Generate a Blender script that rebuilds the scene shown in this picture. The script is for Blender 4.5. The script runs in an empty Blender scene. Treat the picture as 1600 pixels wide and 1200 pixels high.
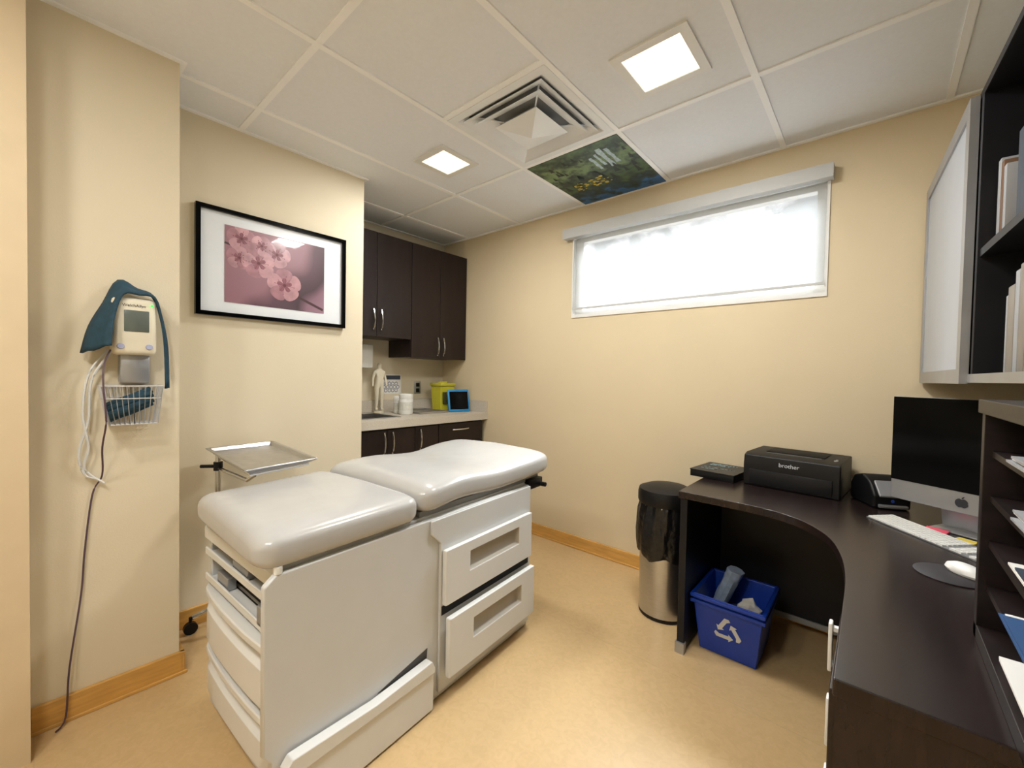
import bpy, bmesh, math, random
from mathutils import Vector, Matrix
random.seed(7)
scene=bpy.context.scene
COL=bpy.context.collection
try:
    scene.view_settings.view_transform='Standard'
    scene.view_settings.exposure=0.12
except Exception: pass

# ---------------------------------------------------------------- materials
def lin(c):
    o=[]
    for v in c:
        v=v/255.0
        o.append(v/12.92 if v<=0.04045 else ((v+0.055)/1.055)**2.4)
    return (o[0],o[1],o[2],1)
def mat(name,rgb,rough=.5,metal=0,var=.06,scale=12,bump=0,bscale=60,emit=0,stretch=None,spec=None,coat=0,detail=3):
    m=bpy.data.materials.new(name);m.use_nodes=True;nt=m.node_tree;N=nt.nodes;K=nt.links
    b=N['Principled BSDF'];b.inputs['Roughness'].default_value=rough;b.inputs['Metallic'].default_value=metal
    if spec is not None: b.inputs['Specular IOR Level'].default_value=spec
    if coat: b.inputs['Coat Weight'].default_value=coat;b.inputs['Coat Roughness'].default_value=.12
    base=lin(rgb)
    tc=N.new('ShaderNodeTexCoord');mp=N.new('ShaderNodeMapping');K.new(tc.outputs['Object'],mp.inputs['Vector'])
    if stretch: mp.inputs['Scale'].default_value=stretch
    no=N.new('ShaderNodeTexNoise');no.inputs['Scale'].default_value=scale;no.inputs['Detail'].default_value=detail
    K.new(mp.outputs['Vector'],no.inputs['Vector'])
    cr=N.new('ShaderNodeValToRGB');K.new(no.outputs['Fac'],cr.inputs['Fac'])
    cr.color_ramp.elements[0].position=.3;cr.color_ramp.elements[1].position=.7
    cr.color_ramp.elements[0].color=tuple(max(0,x*(1-var)) for x in base[:3])+(1,)
    cr.color_ramp.elements[1].color=tuple(min(1,x*(1+var)) for x in base[:3])+(1,)
    K.new(cr.outputs['Color'],b.inputs['Base Color'])
    if emit:
        K.new(cr.outputs['Color'],b.inputs['Emission Color']);b.inputs['Emission Strength'].default_value=emit
    if bump:
        n2=N.new('ShaderNodeTexNoise');n2.inputs['Scale'].default_value=bscale;n2.inputs['Detail'].default_value=4
        K.new(tc.outputs['Object'],n2.inputs['Vector'])
        bp=N.new('ShaderNodeBump');bp.inputs['Strength'].default_value=bump;bp.inputs['Distance'].default_value=.01
        K.new(n2.outputs['Fac'],bp.inputs['Height']);K.new(bp.outputs['Normal'],b.inputs['Normal'])
    return m
M_wall=mat('wall_paint',(220,209,184),.72,var=.015,scale=3,bump=.06,bscale=180)
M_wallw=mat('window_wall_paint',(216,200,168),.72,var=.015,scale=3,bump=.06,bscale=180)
M_jamb=mat('door_casing_paint',(212,193,160),.65,var=.02)
M_ceil=mat('ceiling_tile',(232,236,242),.9,var=.015,scale=60,bump=.06,bscale=260)
M_grid=mat('grid_bar',(246,248,250),.5,var=.01)
M_oak=mat('oak_baseboard',(206,158,84),.4,var=.12,scale=9,stretch=(1,1,9))
M_esp=mat('espresso_laminate',(36,26,25),.36,var=.3,scale=14,stretch=(1,1,.15),detail=6,spec=.35)
M_desk=mat('espresso_desk_laminate',(34,25,24),.27,var=.3,scale=10,stretch=(4,.4,1),detail=6,spec=.4)
M_blackwood=mat('black_laminate',(22,22,27),.45,var=.2,scale=10,spec=.3)
M_steel=mat('brushed_steel',(190,190,192),.28,1,var=.08,scale=30,stretch=(1,1,12))
M_chrome=mat('chrome',(215,215,215),.15,1,var=.02)
M_alu=mat('aluminium',(172,175,180),.38,.75,var=.04)
M_matgrey=mat('matte_grey_metal',(188,189,188),.55,.1,var=.02)
M_counter=mat('speckled_laminate',(196,188,174),.45,var=.14,scale=160)
M_tab=mat('table_enamel',(204,205,204),.42,var=.012)
M_tab2=mat('drawer_plastic',(216,216,213),.42,var=.012)
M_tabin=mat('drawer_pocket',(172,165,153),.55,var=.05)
M_vinyl=mat('vinyl_upholstery',(182,181,179),.22,var=.02,bump=.05,bscale=18)
M_dark=mat('painted_gap_shade',(28,26,26),.8,var=.1)  # dark colour standing in for shade in the exam table's gaps
M_grey=mat('grey_plastic',(150,150,148),.5,var=.04)
M_white=mat('white_plastic',(228,228,225),.4,var=.02)
M_vent=mat('vent_enamel',(232,236,240),.45,var=.02)
M_paper=mat('paper',(232,230,226),.8,var=.02)
M_black=mat('black_plastic',(16,16,18),.45,var=.1,spec=.3)
M_blackg=mat('black_glass',(3,3,4),.12,var=.02,spec=.12)
M_bag=mat('black_bag',(12,12,14),.3,var=.2,bump=1.0,bscale=22)
M_blue=mat('blue_plastic',(14,58,165),.4,var=.05)
M_teal=mat('teal_fabric',(32,64,80),.85,var=.15,scale=50)
M_tealtab=mat('blue_rubber',(30,130,190),.5,var=.05)
M_yellow=mat('yellow_plastic',(190,184,48),.45,var=.05)
M_cord=mat('cord_rubber',(82,60,72),.6,var=.05)
M_wcord=mat('white_cord',(215,216,214),.5,var=.03)
M_pink=mat('pink_note',(236,92,116),.8,var=.03)
M_ynote=mat('yellow_note',(226,204,90),.8,var=.03)
M_green=mat('green_led',(60,255,80),.4,emit=2)
M_ivory=mat('ivory_resin',(226,218,196),.5,var=.05)
M_lcd=mat('lcd_screen',(96,104,98),.25,var=.05)
M_lav=mat('lavender_button',(166,172,204),.5,var=.03)
M_beige=mat('beige_binder',(138,130,120),.6,var=.06)
M_bwhite=mat('offwhite_binder',(158,160,164),.6,var=.04)
M_slate=mat('slate_binder',(56,66,80),.55,var=.06)
M_bluef=mat('blue_folder',(44,80,128),.55,var=.06)
M_maroon=mat('brown_book',(110,80,56),.6,var=.08)
M_txt=mat('printed_ink',(40,42,50),.6,var=.02)
M_txtw=mat('white_ink',(205,208,212),.6,var=.02)
M_txtt=mat('teal_ink',(120,150,158),.6,var=.02)
M_mural_w=mat('painted_white',(170,190,196),.5,var=.25,scale=60)
def floor_mat():
    m=mat('marbled_linoleum',(201,172,127),.32,var=.04,scale=2.2,detail=8)
    nt=m.node_tree;N=nt.nodes;K=nt.links;b=N['Principled BSDF']
    tc=N['Texture Coordinate'];cr=N['Color Ramp']
    n=N.new('ShaderNodeTexNoise');n.inputs['Scale'].default_value=34;n.inputs['Detail'].default_value=7;n.inputs['Distortion'].default_value=1.2
    K.new(tc.outputs['Object'],n.inputs['Vector'])
    r=N.new('ShaderNodeValToRGB');r.color_ramp.elements[0].position=.33;r.color_ramp.elements[1].position=.62
    r.color_ramp.elements[0].color=(.87,.84,.79,1);r.color_ramp.elements[1].color=(1.02,1.01,1,1)
    K.new(n.outputs['Fac'],r.inputs['Fac'])
    mx=N.new('ShaderNodeMix');mx.data_type='RGBA';mx.blend_type='MULTIPLY';mx.inputs[0].default_value=.5
    K.new(cr.outputs['Color'],mx.inputs[6]);K.new(r.outputs['Color'],mx.inputs[7])
    sx=N.new('ShaderNodeSeparateXYZ');K.new(tc.outputs['Object'],sx.inputs[0])
    md=N.new('ShaderNodeMath');md.operation='PINGPONG';md.inputs[1].default_value=.9;K.new(sx.outputs['Y'],md.inputs[0])
    lt=N.new('ShaderNodeMath');lt.operation='LESS_THAN';lt.inputs[1].default_value=.0018;K.new(md.outputs[0],lt.inputs[0])
    m2=N.new('ShaderNodeMix');m2.data_type='RGBA';m2.inputs[7].default_value=(.3,.22,.12,1)
    sc=N.new('ShaderNodeMath');sc.operation='MULTIPLY';sc.inputs[1].default_value=.2;K.new(lt.outputs[0],sc.inputs[0]);K.new(sc.outputs[0],m2.inputs[0])
    K.new(mx.outputs[2],m2.inputs[6]);K.new(m2.outputs[2],b.inputs['Base Color'])
    return m
M_floor=floor_mat()
def frosted():
    m=mat('frosted_glass',(184,192,204),.3,var=.02);b=m.node_tree.nodes['Principled BSDF']
    b.inputs['Transmission Weight'].default_value=.15;return m
M_frost=frosted()
def emis(name,rgb,s):
    m=mat(name,rgb,.5,var=.01);b=m.node_tree.nodes['Principled BSDF']
    b.inputs['Emission Color'].default_value=lin(rgb);b.inputs['Emission Strength'].default_value=s;return m
M_lamp=emis('led_panel',(255,246,220),1.5)
def clearglass():
    m=bpy.data.materials.new('window_glass');m.use_nodes=True;nt=m.node_tree;nt.nodes.clear()
    o=nt.nodes.new('ShaderNodeOutputMaterial');t=nt.nodes.new('ShaderNodeBsdfTransparent');g=nt.nodes.new('ShaderNodeBsdfGlossy')
    g.inputs['Roughness'].default_value=.02;x=nt.nodes.new('ShaderNodeMixShader');x.inputs[0].default_value=.06
    nt.links.new(t.outputs[0],x.inputs[1]);nt.links.new(g.outputs[0],x.inputs[2]);nt.links.new(x.outputs[0],o.inputs[0]);return m
M_glass=clearglass()
def sheer():
    m=bpy.data.materials.new('sheer_fabric');m.use_nodes=True;nt=m.node_tree;nt.nodes.clear();N=nt.nodes;K=nt.links
    o=N.new('ShaderNodeOutputMaterial');t=N.new('ShaderNodeBsdfTransparent');tl=N.new('ShaderNodeBsdfTranslucent');df=N.new('ShaderNodeBsdfDiffuse')
    tl.inputs[0].default_value=(.24,.245,.245,1);df.inputs[0].default_value=(.75,.75,.73,1)
    tc=N.new('ShaderNodeTexCoord');w=N.new('ShaderNodeTexNoise');w.inputs['Scale'].default_value=300;K.new(tc.outputs['Object'],w.inputs['Vector'])
    a=N.new('ShaderNodeMixShader');a.inputs[0].default_value=.4;K.new(tl.outputs[0],a.inputs[1]);K.new(df.outputs[0],a.inputs[2])
    mr=N.new('ShaderNodeMapRange');mr.inputs[3].default_value=.28;mr.inputs[4].default_value=.40;K.new(w.outputs['Fac'],mr.inputs[0])
    b=N.new('ShaderNodeMixShader');K.new(mr.outputs[0],b.inputs[0]);K.new(t.outputs[0],b.inputs[1]);K.new(a.outputs[0],b.inputs[2]);K.new(b.outputs[0],o.inputs[0]);return m
M_sheer=sheer()
def gradmat(name,axis_vec,stops,nscale,namt,rough=.3):
    m=bpy.data.materials.new(name);m.use_nodes=True;nt=m.node_tree;N=nt.nodes;K=nt.links;b=N['Principled BSDF'];b.inputs['Roughness'].default_value=rough
    tc=N.new('ShaderNodeTexCoord');dt=N.new('ShaderNodeVectorMath');dt.operation='DOT_PRODUCT';dt.inputs[1].default_value=axis_vec
    K.new(tc.outputs['Object'],dt.inputs[0])
    no=N.new('ShaderNodeTexNoise');no.inputs['Scale'].default_value=nscale;no.inputs['Detail'].default_value=6;K.new(tc.outputs['Object'],no.inputs['Vector'])
    ma=N.new('ShaderNodeMath');ma.operation='MULTIPLY_ADD';ma.inputs[1].default_value=namt;K.new(no.outputs['Fac'],ma.inputs[0]);K.new(dt.outputs['Value'],ma.inputs[2])
    cr=N.new('ShaderNodeValToRGB');K.new(ma.outputs[0],cr.inputs['Fac'])
    els=cr.color_ramp.elements
    els[0].position=stops[0][0];els[0].color=lin(stops[0][1]);els[1].position=stops[-1][0];els[1].color=lin(stops[-1][1])
    for p,c in stops[1:-1]:
        e=els.new(p);e.color=lin(c)
    K.new(cr.outputs['Color'],b.inputs['Base Color']);return m

# ---------------------------------------------------------------- geometry helpers
def B(): return bmesh.new()
def box(bm,x0,x1,y0,y1,z0,z1,mi=0,bev=0,seg=2,M=None):
    mt=Matrix.Translation(((x0+x1)/2,(y0+y1)/2,(z0+z1)/2))@Matrix.Diagonal((abs(x1-x0),abs(y1-y0),abs(z1-z0),1))
    if M is not None: mt=M@mt
    r=bmesh.ops.create_cube(bm,size=1,matrix=mt);vs=r['verts']
    fs=set(f for v in vs for f in v.link_faces)
    for f in fs: f.material_index=mi
    if bev:
        es=list(set(e for v in vs for e in v.link_edges))
        bmesh.ops.bevel(bm,geom=es,offset=bev,segments=seg,profile=.5,affect='EDGES',clamp_overlap=True)
def ringverts(bm,c,t,r,seg,up=None):
    t=t.normalized();up=up or (Vector((0,0,1)) if abs(t.z)<.9 else Vector((1,0,0)))
    a=t.cross(up).normalized();b=t.cross(a).normalized()
    return [bm.verts.new(c+a*math.cos(2*math.pi*i/seg)*r+b*math.sin(2*math.pi*i/seg)*r) for i in range(seg)]
def bridge(bm,rings,mi=0,cap=True):
    for A,C in zip(rings,rings[1:]):
        n=len(A)
        for i in range(n):
            f=bm.faces.new((A[i],A[(i+1)%n],C[(i+1)%n],C[i]));f.material_index=mi
    if cap:
        for r in (rings[0],rings[-1]):
            f=bm.faces.new(r);f.material_index=mi
def tube(bm,pts,r,seg=8,mi=0,closed=False):
    pts=[Vector(p) for p in pts];n=len(pts);rings=[]
    for i,p in enumerate(pts):
        if closed: t=pts[(i+1)%n]-pts[i-1]
        else: t=(pts[min(i+1,n-1)]-pts[max(i-1,0)])
        up=Vector((0,0,1)) if abs(t.normalized().z)<.95 else Vector((1,0,0))
        rings.append(ringverts(bm,p,t,r,seg,up))
    if closed: rings.append(rings[0])
    bridge(bm,rings,mi,cap=not closed)
def cyl(bm,p0,p1,r0,r1=None,seg=24,mi=0,cap=True):
    p0=Vector(p0);p1=Vector(p1);r1=r0 if r1 is None else r1;t=p1-p0
    bridge(bm,[ringverts(bm,p0,t,r0,seg),ringverts(bm,p1,t,r1,seg)],mi,cap)
def lathe(bm,c,prof,seg=32,mi=0,cap=True,sx=1,sy=1):
    rings=[]
    for r,z in prof:
        rings.append([bm.verts.new((c[0]+sx*r*math.cos(2*math.pi*i/seg),c[1]+sy*r*math.sin(2*math.pi*i/seg),c[2]+z)) for i in range(seg)])
    bridge(bm,rings,mi,cap)
def prism(bm,poly,a0,a1,axis='z',mi=0):
    def P(p,a):
        if axis=='z': return (p[0],p[1],a)
        if axis=='x': return (a,p[0],p[1])
        return (p[0],a,p[1])
    A=[bm.verts.new(P(p,a0)) for p in poly];C=[bm.verts.new(P(p,a1)) for p in poly]
    bridge(bm,[A,C],mi,True)
def smoothpath(pts,n=6):
    P=[Vector(p) for p in pts];out=[]
    for i in range(len(P)-1):
        p0=P[max(i-1,0)];p1=P[i];p2=P[i+1];p3=P[min(i+2,len(P)-1)]
        for k in range(n):
            t=k/n
            out.append(.5*((2*p1)+(p2-p0)*t+(2*p0-5*p1+4*p2-p3)*t*t+(3*p1-p0-3*p2+p3)*t**3))
    out.append(P[-1]);return out
def TM(o,xd,yd):
    x=Vector(xd).normalized();y=Vector(yd).normalized();z=x.cross(y)
    m=Matrix((x,y,z)).transposed().to_4x4();m.translation=Vector(o);return m
def flat(bm,M,pts,mi=0,h=0.0):
    f=bm.faces.new([bm.verts.new(M@Vector((p[0],p[1],h))) for p in pts]);f.material_index=mi
def mesh_from(bm,name,mats,smooth=40):
    bmesh.ops.recalc_face_normals(bm,faces=bm.faces)
    me=bpy.data.meshes.new(name);bm.to_mesh(me);bm.free()
    for m in mats: me.materials.append(m)
    if smooth:
        me.shade_smooth()
        me.set_sharp_from_angle(angle=math.radians(smooth))
    return me
def part(bm,name,parent,mats,world=True,label=None,smooth=40,bev=0):
    if not isinstance(mats,(list,tuple)): mats=[mats]
    if world:
        off=Vector((0,0,0));p=parent
        while p is not None: off+=p.location;p=p.parent
        bmesh.ops.translate(bm,verts=bm.verts,vec=-off)
    me=mesh_from(bm,name,mats,smooth);o=bpy.data.objects.new(name,me);COL.objects.link(o);o.parent=parent
    if label: o['label']=label
    if bev: bevmod(o,bev)
    return o
def bevmod(o,w,seg=2):
    md=o.modifiers.new('Bevel','BEVEL');md.width=w;md.segments=seg;md.limit_method='ANGLE';md.angle_limit=math.radians(40);md.harden_normals=True
def thing(name,loc,label,cat,rot=0,group=None):
    e=bpy.data.objects.new(name,None);e.empty_display_size=.1;e.location=loc;e.rotation_euler=(0,0,rot);COL.objects.link(e)
    e['label']=label;e['category']=cat
    if group: e['group']=group
    return e
def solo(bm,name,origin,mats,label,cat,rot=0,world=True,group=None,bev=0,smooth=40):
    if not isinstance(mats,(list,tuple)): mats=[mats]
    if world: bmesh.ops.translate(bm,verts=bm.verts,vec=-Vector(origin))
    me=mesh_from(bm,name,mats,smooth);o=bpy.data.objects.new(name,me);COL.objects.link(o);o.location=origin;o.rotation_euler=(0,0,rot)
    o['label']=label;o['category']=cat
    if group: o['group']=group
    if bev: bevmod(o,bev)
    return o
def struct(bm,name,mats,smooth=40,bev=0):
    if not isinstance(mats,(list,tuple)): mats=[mats]
    me=mesh_from(bm,name,mats,smooth);o=bpy.data.objects.new(name,me);COL.objects.link(o);o['kind']='structure'
    if bev: bevmod(o,bev)
    return o
def text(body,size,M,m,parent,name='lettering',world=True,ext=.0004):
    cu=bpy.data.curves.new('tmp','FONT');cu.body=body;cu.size=size;cu.extrude=ext;cu.align_x='CENTER';cu.align_y='CENTER'
    to=bpy.data.objects.new('tmp',cu);COL.objects.link(to);bpy.context.view_layer.update()
    me=bpy.data.meshes.new_from_object(to.evaluated_get(bpy.context.evaluated_depsgraph_get()))
    bpy.data.objects.remove(to);me.transform(M)
    if world:
        off=Vector((0,0,0));p=parent
        while p is not None: off+=p.location;p=p.parent
        me.transform(Matrix.Translation(-off))
    me.materials.clear();me.materials.append(m)
    o=bpy.data.objects.new(name,me);COL.objects.link(o);o.parent=parent;return o

# ---------------------------------------------------------------- room shell
H=2.505;WY=2.64
RA=math.radians(3.03)              # the right wall runs very slightly out of square
def RX(y,x0=.51): return x0+(WY-y)*math.tan(RA)
b=B();box(b,-3.32,.86,-1.42,2.76,-.1,0);struct(b,'floor',M_floor)
b=B();box(b,-3.32,.86,-1.42,2.76,H+.12,H+.2)
for (x0,x1,y0,y1) in [(-3.32,-1.62,-1.42,2.76),(-1.03,.86,-1.42,2.76),(-1.62,-1.03,-1.42,1.335),(-1.62,-1.03,1.93,2.76)]:
    box(b,x0,x1,y0,y1,H,H+.12)
struct(b,'ceiling',M_ceil)
b=B()
for x in (-2.85,-2.24,-1.63,-1.02,-.41,.2):
    y0={-2.85:1.41,-2.24:.40}.get(x,-1.3)
    box(b,x-.013,x+.013,y0,WY,H-.0065,H+.001)
for y in (-.5,.715,1.94):
    x0=-3.2 if y>1.41 else (-2.52 if y>.4 else -2.16)
    box(b,x0,RX(y),y-.013,y+.013,H-.0058,H+.0012)
box(b,-1.63,-1.02,1.312,1.338,H-.0058,H+.0012)
struct(b,'trim_1',M_grid,smooth=0)
b=B()
box(b,-3.2,.5,WY-.02,WY,H-.008,H+.001);box(b,-3.2,-3.18,1.41,WY,H-.0082,H);box(b,-2.52,-2.50,.40,1.41,H-.0082,H)
box(b,-3.2,-2.50,1.41,1.43,H-.008,H);box(b,-2.16,-2.14,-1.3,.42,H-.0082,H);box(b,-2.52,-2.14,.40,.42,H-.008,H)
prism(b,[(RX(WY)-.02,WY),(RX(WY),WY),(RX(-1.3),-1.3),(RX(-1.3)-.02,-1.3)],H-.0082,H)
struct(b,'trim_2',M_grid,smooth=0)
b=B();box(b,-3.32,-2.16,-1.42,.40,0,H);struct(b,'wall_left_near',M_wall)
b=B();box(b,-3.32,-2.52,.40,1.41,0,H);struct(b,'wall_left_middle',M_wall)
b=B();box(b,-3.32,-3.2,1.41,2.76,0,H);struct(b,'wall_left_alcove',M_wall)
b=B();prism(b,[(RX(2.76),2.76),(.86,2.76),(.86,-1.42),(RX(-1.42),-1.42)],0,H);struct(b,'wall_right',M_wall)
b=B();box(b,-2.16,RX(-1.3),-1.42,-1.3,0,H);struct(b,'wall_rear',M_wall)
wx0,wx1,wz0,wz1=-1.725,-.205,1.70,2.30
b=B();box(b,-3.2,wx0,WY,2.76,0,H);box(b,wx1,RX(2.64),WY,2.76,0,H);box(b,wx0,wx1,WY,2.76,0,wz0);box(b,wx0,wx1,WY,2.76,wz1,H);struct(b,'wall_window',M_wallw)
b=B();box(b,-2.16,-2.0,-1.3,-.006,0,H);struct(b,'trim_3',M_jamb)
def bb(name,*bxs):
    b=B()
    for q in bxs: box(b,*q)
    struct(b,name,M_oak,bev=.003)
bb('baseboard_window',(-2.6,.5,WY-.015,WY,0,.09),(-2.6,.5,WY-.022,WY,0,.012))
bb('baseboard_left_middle',(-2.52,-2.505,.40,1.41,0,.09))
bb('baseboard_left_near',(-2.16,-2.143,-.006,.417,0,.092),(-2.52,-2.143,.40,.417,0,.092),(-2.16,-2.136,-.006,.424,0,.012))
bb('baseboard_rear',(-2.0,.5,-1.3,-1.285,0,.09))
# window
b=B()
t=.055
box(b,wx0,wx1,2.665,2.72,wz0,wz0+t);box(b,wx0,wx1,2.665,2.72,wz1-t,wz1)
box(b,wx0,wx0+t+.02,2.665,2.72,wz0+t,wz1-t);box(b,wx1-t,wx1,2.665,2.72,wz0+t,wz1-t)
box(b,wx0,wx1,2.632,2.665,wz0-.004,wz0+.014)
box(b,wx0,wx0+.012,2.632,2.665,wz0+.014,wz1);box(b,wx1-.012,wx1,2.632,2.665,wz0+.014,wz1)
box(b,wx0+t,wx1-t,2.69,2.694,wz0+t,wz1-t,1)
struct(b,'window_1',[M_white,M_glass],smooth=0)
rb=thing('roller_blind',(-.985,2.63,2.27),'white sheer roller blind with flat grey valance over the window','blind')
b=B();box(b,-1.778,-.192,2.575,2.639,2.270,2.338);part(b,'valance',rb,M_matgrey,smooth=0)
b=B();box(b,-1.712,-.218,2.6265,2.6275,1.765,2.268);part(b,'blind_fabric',rb,M_sheer,label='sheer white fabric')
b=B();box(b,-1.712,-.218,2.620,2.631,1.753,1.766);part(b,'hem_bar',rb,M_matgrey,smooth=0)
# ceiling lights, the seen ones and added fill
def downlight(cx,cy,s,en):
    e=thing('ceiling_light',(cx,cy,H),'square recessed ceiling light with white trim','light',group='square ceiling lights')
    b=B();w=.035;z0=H-.008
    for q in [(-s,s,-s,-s+w),(-s,s,s-w,s),(-s,-s+w,-s+w,s-w),(s-w,s,-s+w,s-w)]:
        box(b,cx+q[0],cx+q[1],cy+q[2],cy+q[3],z0,H)
    part(b,'light_trim',e,M_white)
    b=B();box(b,cx-s+w,cx+s-w,cy-s+w,cy+s-w,H-.004,H-.001);part(b,'light_panel',e,M_lamp,label='glowing warm white panel')
    l=bpy.data.lights.new('lamp','AREA');l.shape='SQUARE';l.size=2*(s-w);l.energy=en;l.color=(1,.98,.94)
    lo=bpy.data.objects.new('lamp',l);lo.location=(0,0,-.012);lo.parent=e;COL.objects.link(lo)
downlight(-.68,1.635,.148,19);downlight(-1.94,1.60,.135,15);downlight(-.55,-.35,.14,17);downlight(-1.1,-.6,.14,15)  # last pair: unseen fill lights added behind the camera to brighten the room
# daylight outside
l=bpy.data.lights.new('daylight','AREA');l.shape='RECTANGLE';l.size=2.4;l.size_y=1.2;l.energy=820;l.color=(.90,.96,1)
lo=bpy.data.objects.new('daylight',l);lo.location=(-.95,4.3,3.75);COL.objects.link(lo)
dvec=Vector((-1.15,2.6,1.9))-lo.location;lo.rotation_euler=dvec.to_track_quat('-Z','Y').to_euler()
w=bpy.data.worlds.new('World');scene.world=w;w.use_nodes=True
nt=w.node_tree;bg=nt.nodes['Background'];bg.inputs[1].default_value=1.9
tc=nt.nodes.new('ShaderNodeTexCoord');no=nt.nodes.new('ShaderNodeTexNoise');no.inputs['Scale'].default_value=9;no.inputs['Detail'].default_value=8
nt.links.new(tc.outputs['Generated'],no.inputs['Vector']);cr=nt.nodes.new('ShaderNodeValToRGB');nt.links.new(no.outputs['Fac'],cr.inputs['Fac'])
cr.color_ramp.elements[0].position=.40;cr.color_ramp.elements[0].color=(.40,.43,.44,1);cr.color_ramp.elements[1].position=.48;cr.color_ramp.elements[1].color=(.94,.97,1,1)
nt.links.new(cr.outputs[0],bg.inputs[0])
# diffuser
df=thing('air_diffuser',(-1.325,1.632,H),'white square ceiling air diffuser with stepped louvres','vent')
def sqring(bm,h0,z0,h1,z1,c=(-1.325,1.632),mi=0,th=.004):
    A=[(-1,-1),(1,-1),(1,1),(-1,1)]
    v=[[bm.verts.new((c[0]+h*x,c[1]+h*y,z)) for x,y in A] for h,z in ((h0,z0),(h1,z1),(h1,z1+th),(h0,z0+th))]
    for i in range(4):
        j=(i+1)%4
        for k in range(4):
            f=bm.faces.new((v[k][i],v[k][j],v[(k+1)%4][j],v[(k+1)%4][i]));f.material_index=mi
b=B();sqring(b,.294,H-.008,.258,H-.008);sqring(b,.258,H-.008,.222,H+.016,th=.003)
part(b,'diffuser_frame',df,M_vent,smooth=0)
for h0,z0,h1,z1 in((.238,-.010,.185,.018),(.198,-.016,.135,.016)):
    b=B();sqring(b,h0,H+z0,h1,H+z1,th=.003);part(b,'louvre',df,M_vent,smooth=0)
b=B();box(b,-1.60,-1.05,1.36,1.905,H+.034,H+.044);part(b,'duct_cavity',df,mat('duct_grey',(140,142,144),.8))
b=B();c=(-1.325,1.632)
vs=[b.verts.new((c[0]+x*.128,c[1]+y*.128,H-.026)) for x,y in((-1,-1),(1,-1),(1,1),(-1,1))];ap=b.verts.new((c[0]+.0,c[1],H-.066))
tp_=[b.verts.new((c[0]+x*.09,c[1]+y*.09,H+.010)) for x,y in((-1,-1),(1,-1),(1,1),(-1,1))]
for i in range(4): b.faces.new((vs[i],vs[(i+1)%4],ap));b.faces.new((vs[i],vs[(i+1)%4],tp_[(i+1)%4],tp_[i]))
b.faces.new(tp_);part(b,'pyramid_deflector',df,M_vent,smooth=0)
for x,y in((-1,-1),(1,-1),(1,1),(-1,1)):
    b=B();cyl(b,(c[0]+x*.09,c[1]+y*.09,H-.0),(c[0]+x*.20,c[1]+y*.20,H+.02),.004,seg=6);part(b,'strut',df,M_vent)
# mural tile
MT=TM((-1.035,1.955,H-.009),(-1,0,0),(0,1,0))
M_mur=gradmat('painted_forest',(0,1,0),[(.18,(96,124,84)),(.34,(36,56,38)),(.44,(116,140,92)),(.54,(26,40,28)),(.64,(70,92,50)),(.74,(24,38,34)),(.82,(36,70,84)),(.88,(48,108,168)),(1,(38,92,164))],13,.5,.5)
mu=B();box(mu,-1.615,-1.035,1.955,2.618,H-.008,H-.002)
for u0,u1,v0,v1 in((.10,.122,.08,.25),(.135,.165,.06,.28),(.18,.195,.10,.24),(.215,.235,.12,.27)):
    n=6
    L1=[(u0+random.uniform(-.004,.004),v0+(v1-v0)*i/n) for i in range(n+1)];L2=[(u1+random.uniform(-.004,.006),v0+(v1-v0)*i/n) for i in range(n+1)]
    flat(mu,MT,L1+L2[::-1],1,.0004)
for i in range(50):
    u=random.uniform(.03,.55);v=random.uniform(.10,.46)
    if .07<u<.25 and v<.28: continue
    s=random.uniform(.010,.024)
    for k in range(3):
        flat(mu,MT,[(u-s*(1-k*.25),v-k*s*.9),(u+s*(1-k*.25),v-k*s*.9),(u,v-k*s*.9-s*1.6)],2,h=.0004+.0002*(k+1))
for i in range(40):
    u=.25+random.uniform(0,.24);v=.34+random.uniform(0,.11)
    s=random.uniform(.006,.015);flat(mu,MT,[(u+s*math.cos(a*1.05),v+s*.7*math.sin(a*1.05)) for a in range(6)],3,.0012)
o=solo(mu,'ceiling_mural_panel',(-1.325,1.955,H-.008),[M_mur,M_mural_w,mat('pine_paint',(20,34,23),.5),mat('autumn_paint',(196,172,56),.5,var=.3,scale=40)],'ceiling tile painted with forest, waterfall and lake','picture',smooth=0)

# ---------------------------------------------------------------- framed picture
fp=thing('framed_picture',(-2.519,.90,1.535),'black framed pink blossom photograph with wide white mat','picture')
X0=-2.519;y0,y1,z0,z1=.523,1.279,1.535,2.075;fw=.02
b=B();box(b,X0,X0+.028,y0,y1,z0,z0+fw);box(b,X0,X0+.028,y0,y1,z1-fw,z1);box(b,X0,X0+.028,y0,y0+fw,z0+fw,z1-fw);box(b,X0,X0+.028,y1-fw,y1,z0+fw,z1-fw)
part(b,'frame',fp,M_blackg)
b=B();box(b,X0,X0+.012,y0+fw,y1-fw,z0+fw,z1-fw);part(b,'mat_board',fp,mat('mat_board',(226,231,236),.35,var=.01,coat=.3))
M_ph=gradmat('blurred_mauve',(0,.9,-.55),[(.0,(150,110,122)),(.12,(96,70,80)),(.26,(76,58,66)),(.36,(136,104,118)),(.48,(156,122,138)),(.6,(106,82,92)),(.75,(74,60,66))],4.5,.42,.3)
for nd in M_ph.node_tree.nodes:
    if nd.type=='TEX_NOISE': nd.inputs['Detail'].default_value=.5
M_ph.node_tree.nodes['Principled BSDF'].inputs['Coat Weight'].default_value=.25
PX=X0+.0135;MPm=TM((PX,.645,1.61),(0,1,0),(0,0,1));pw,ph=.506,.39
b=B()
flat(b,MPm,[(0,0),(pw,0),(pw,ph),(0,ph)],0)
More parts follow.
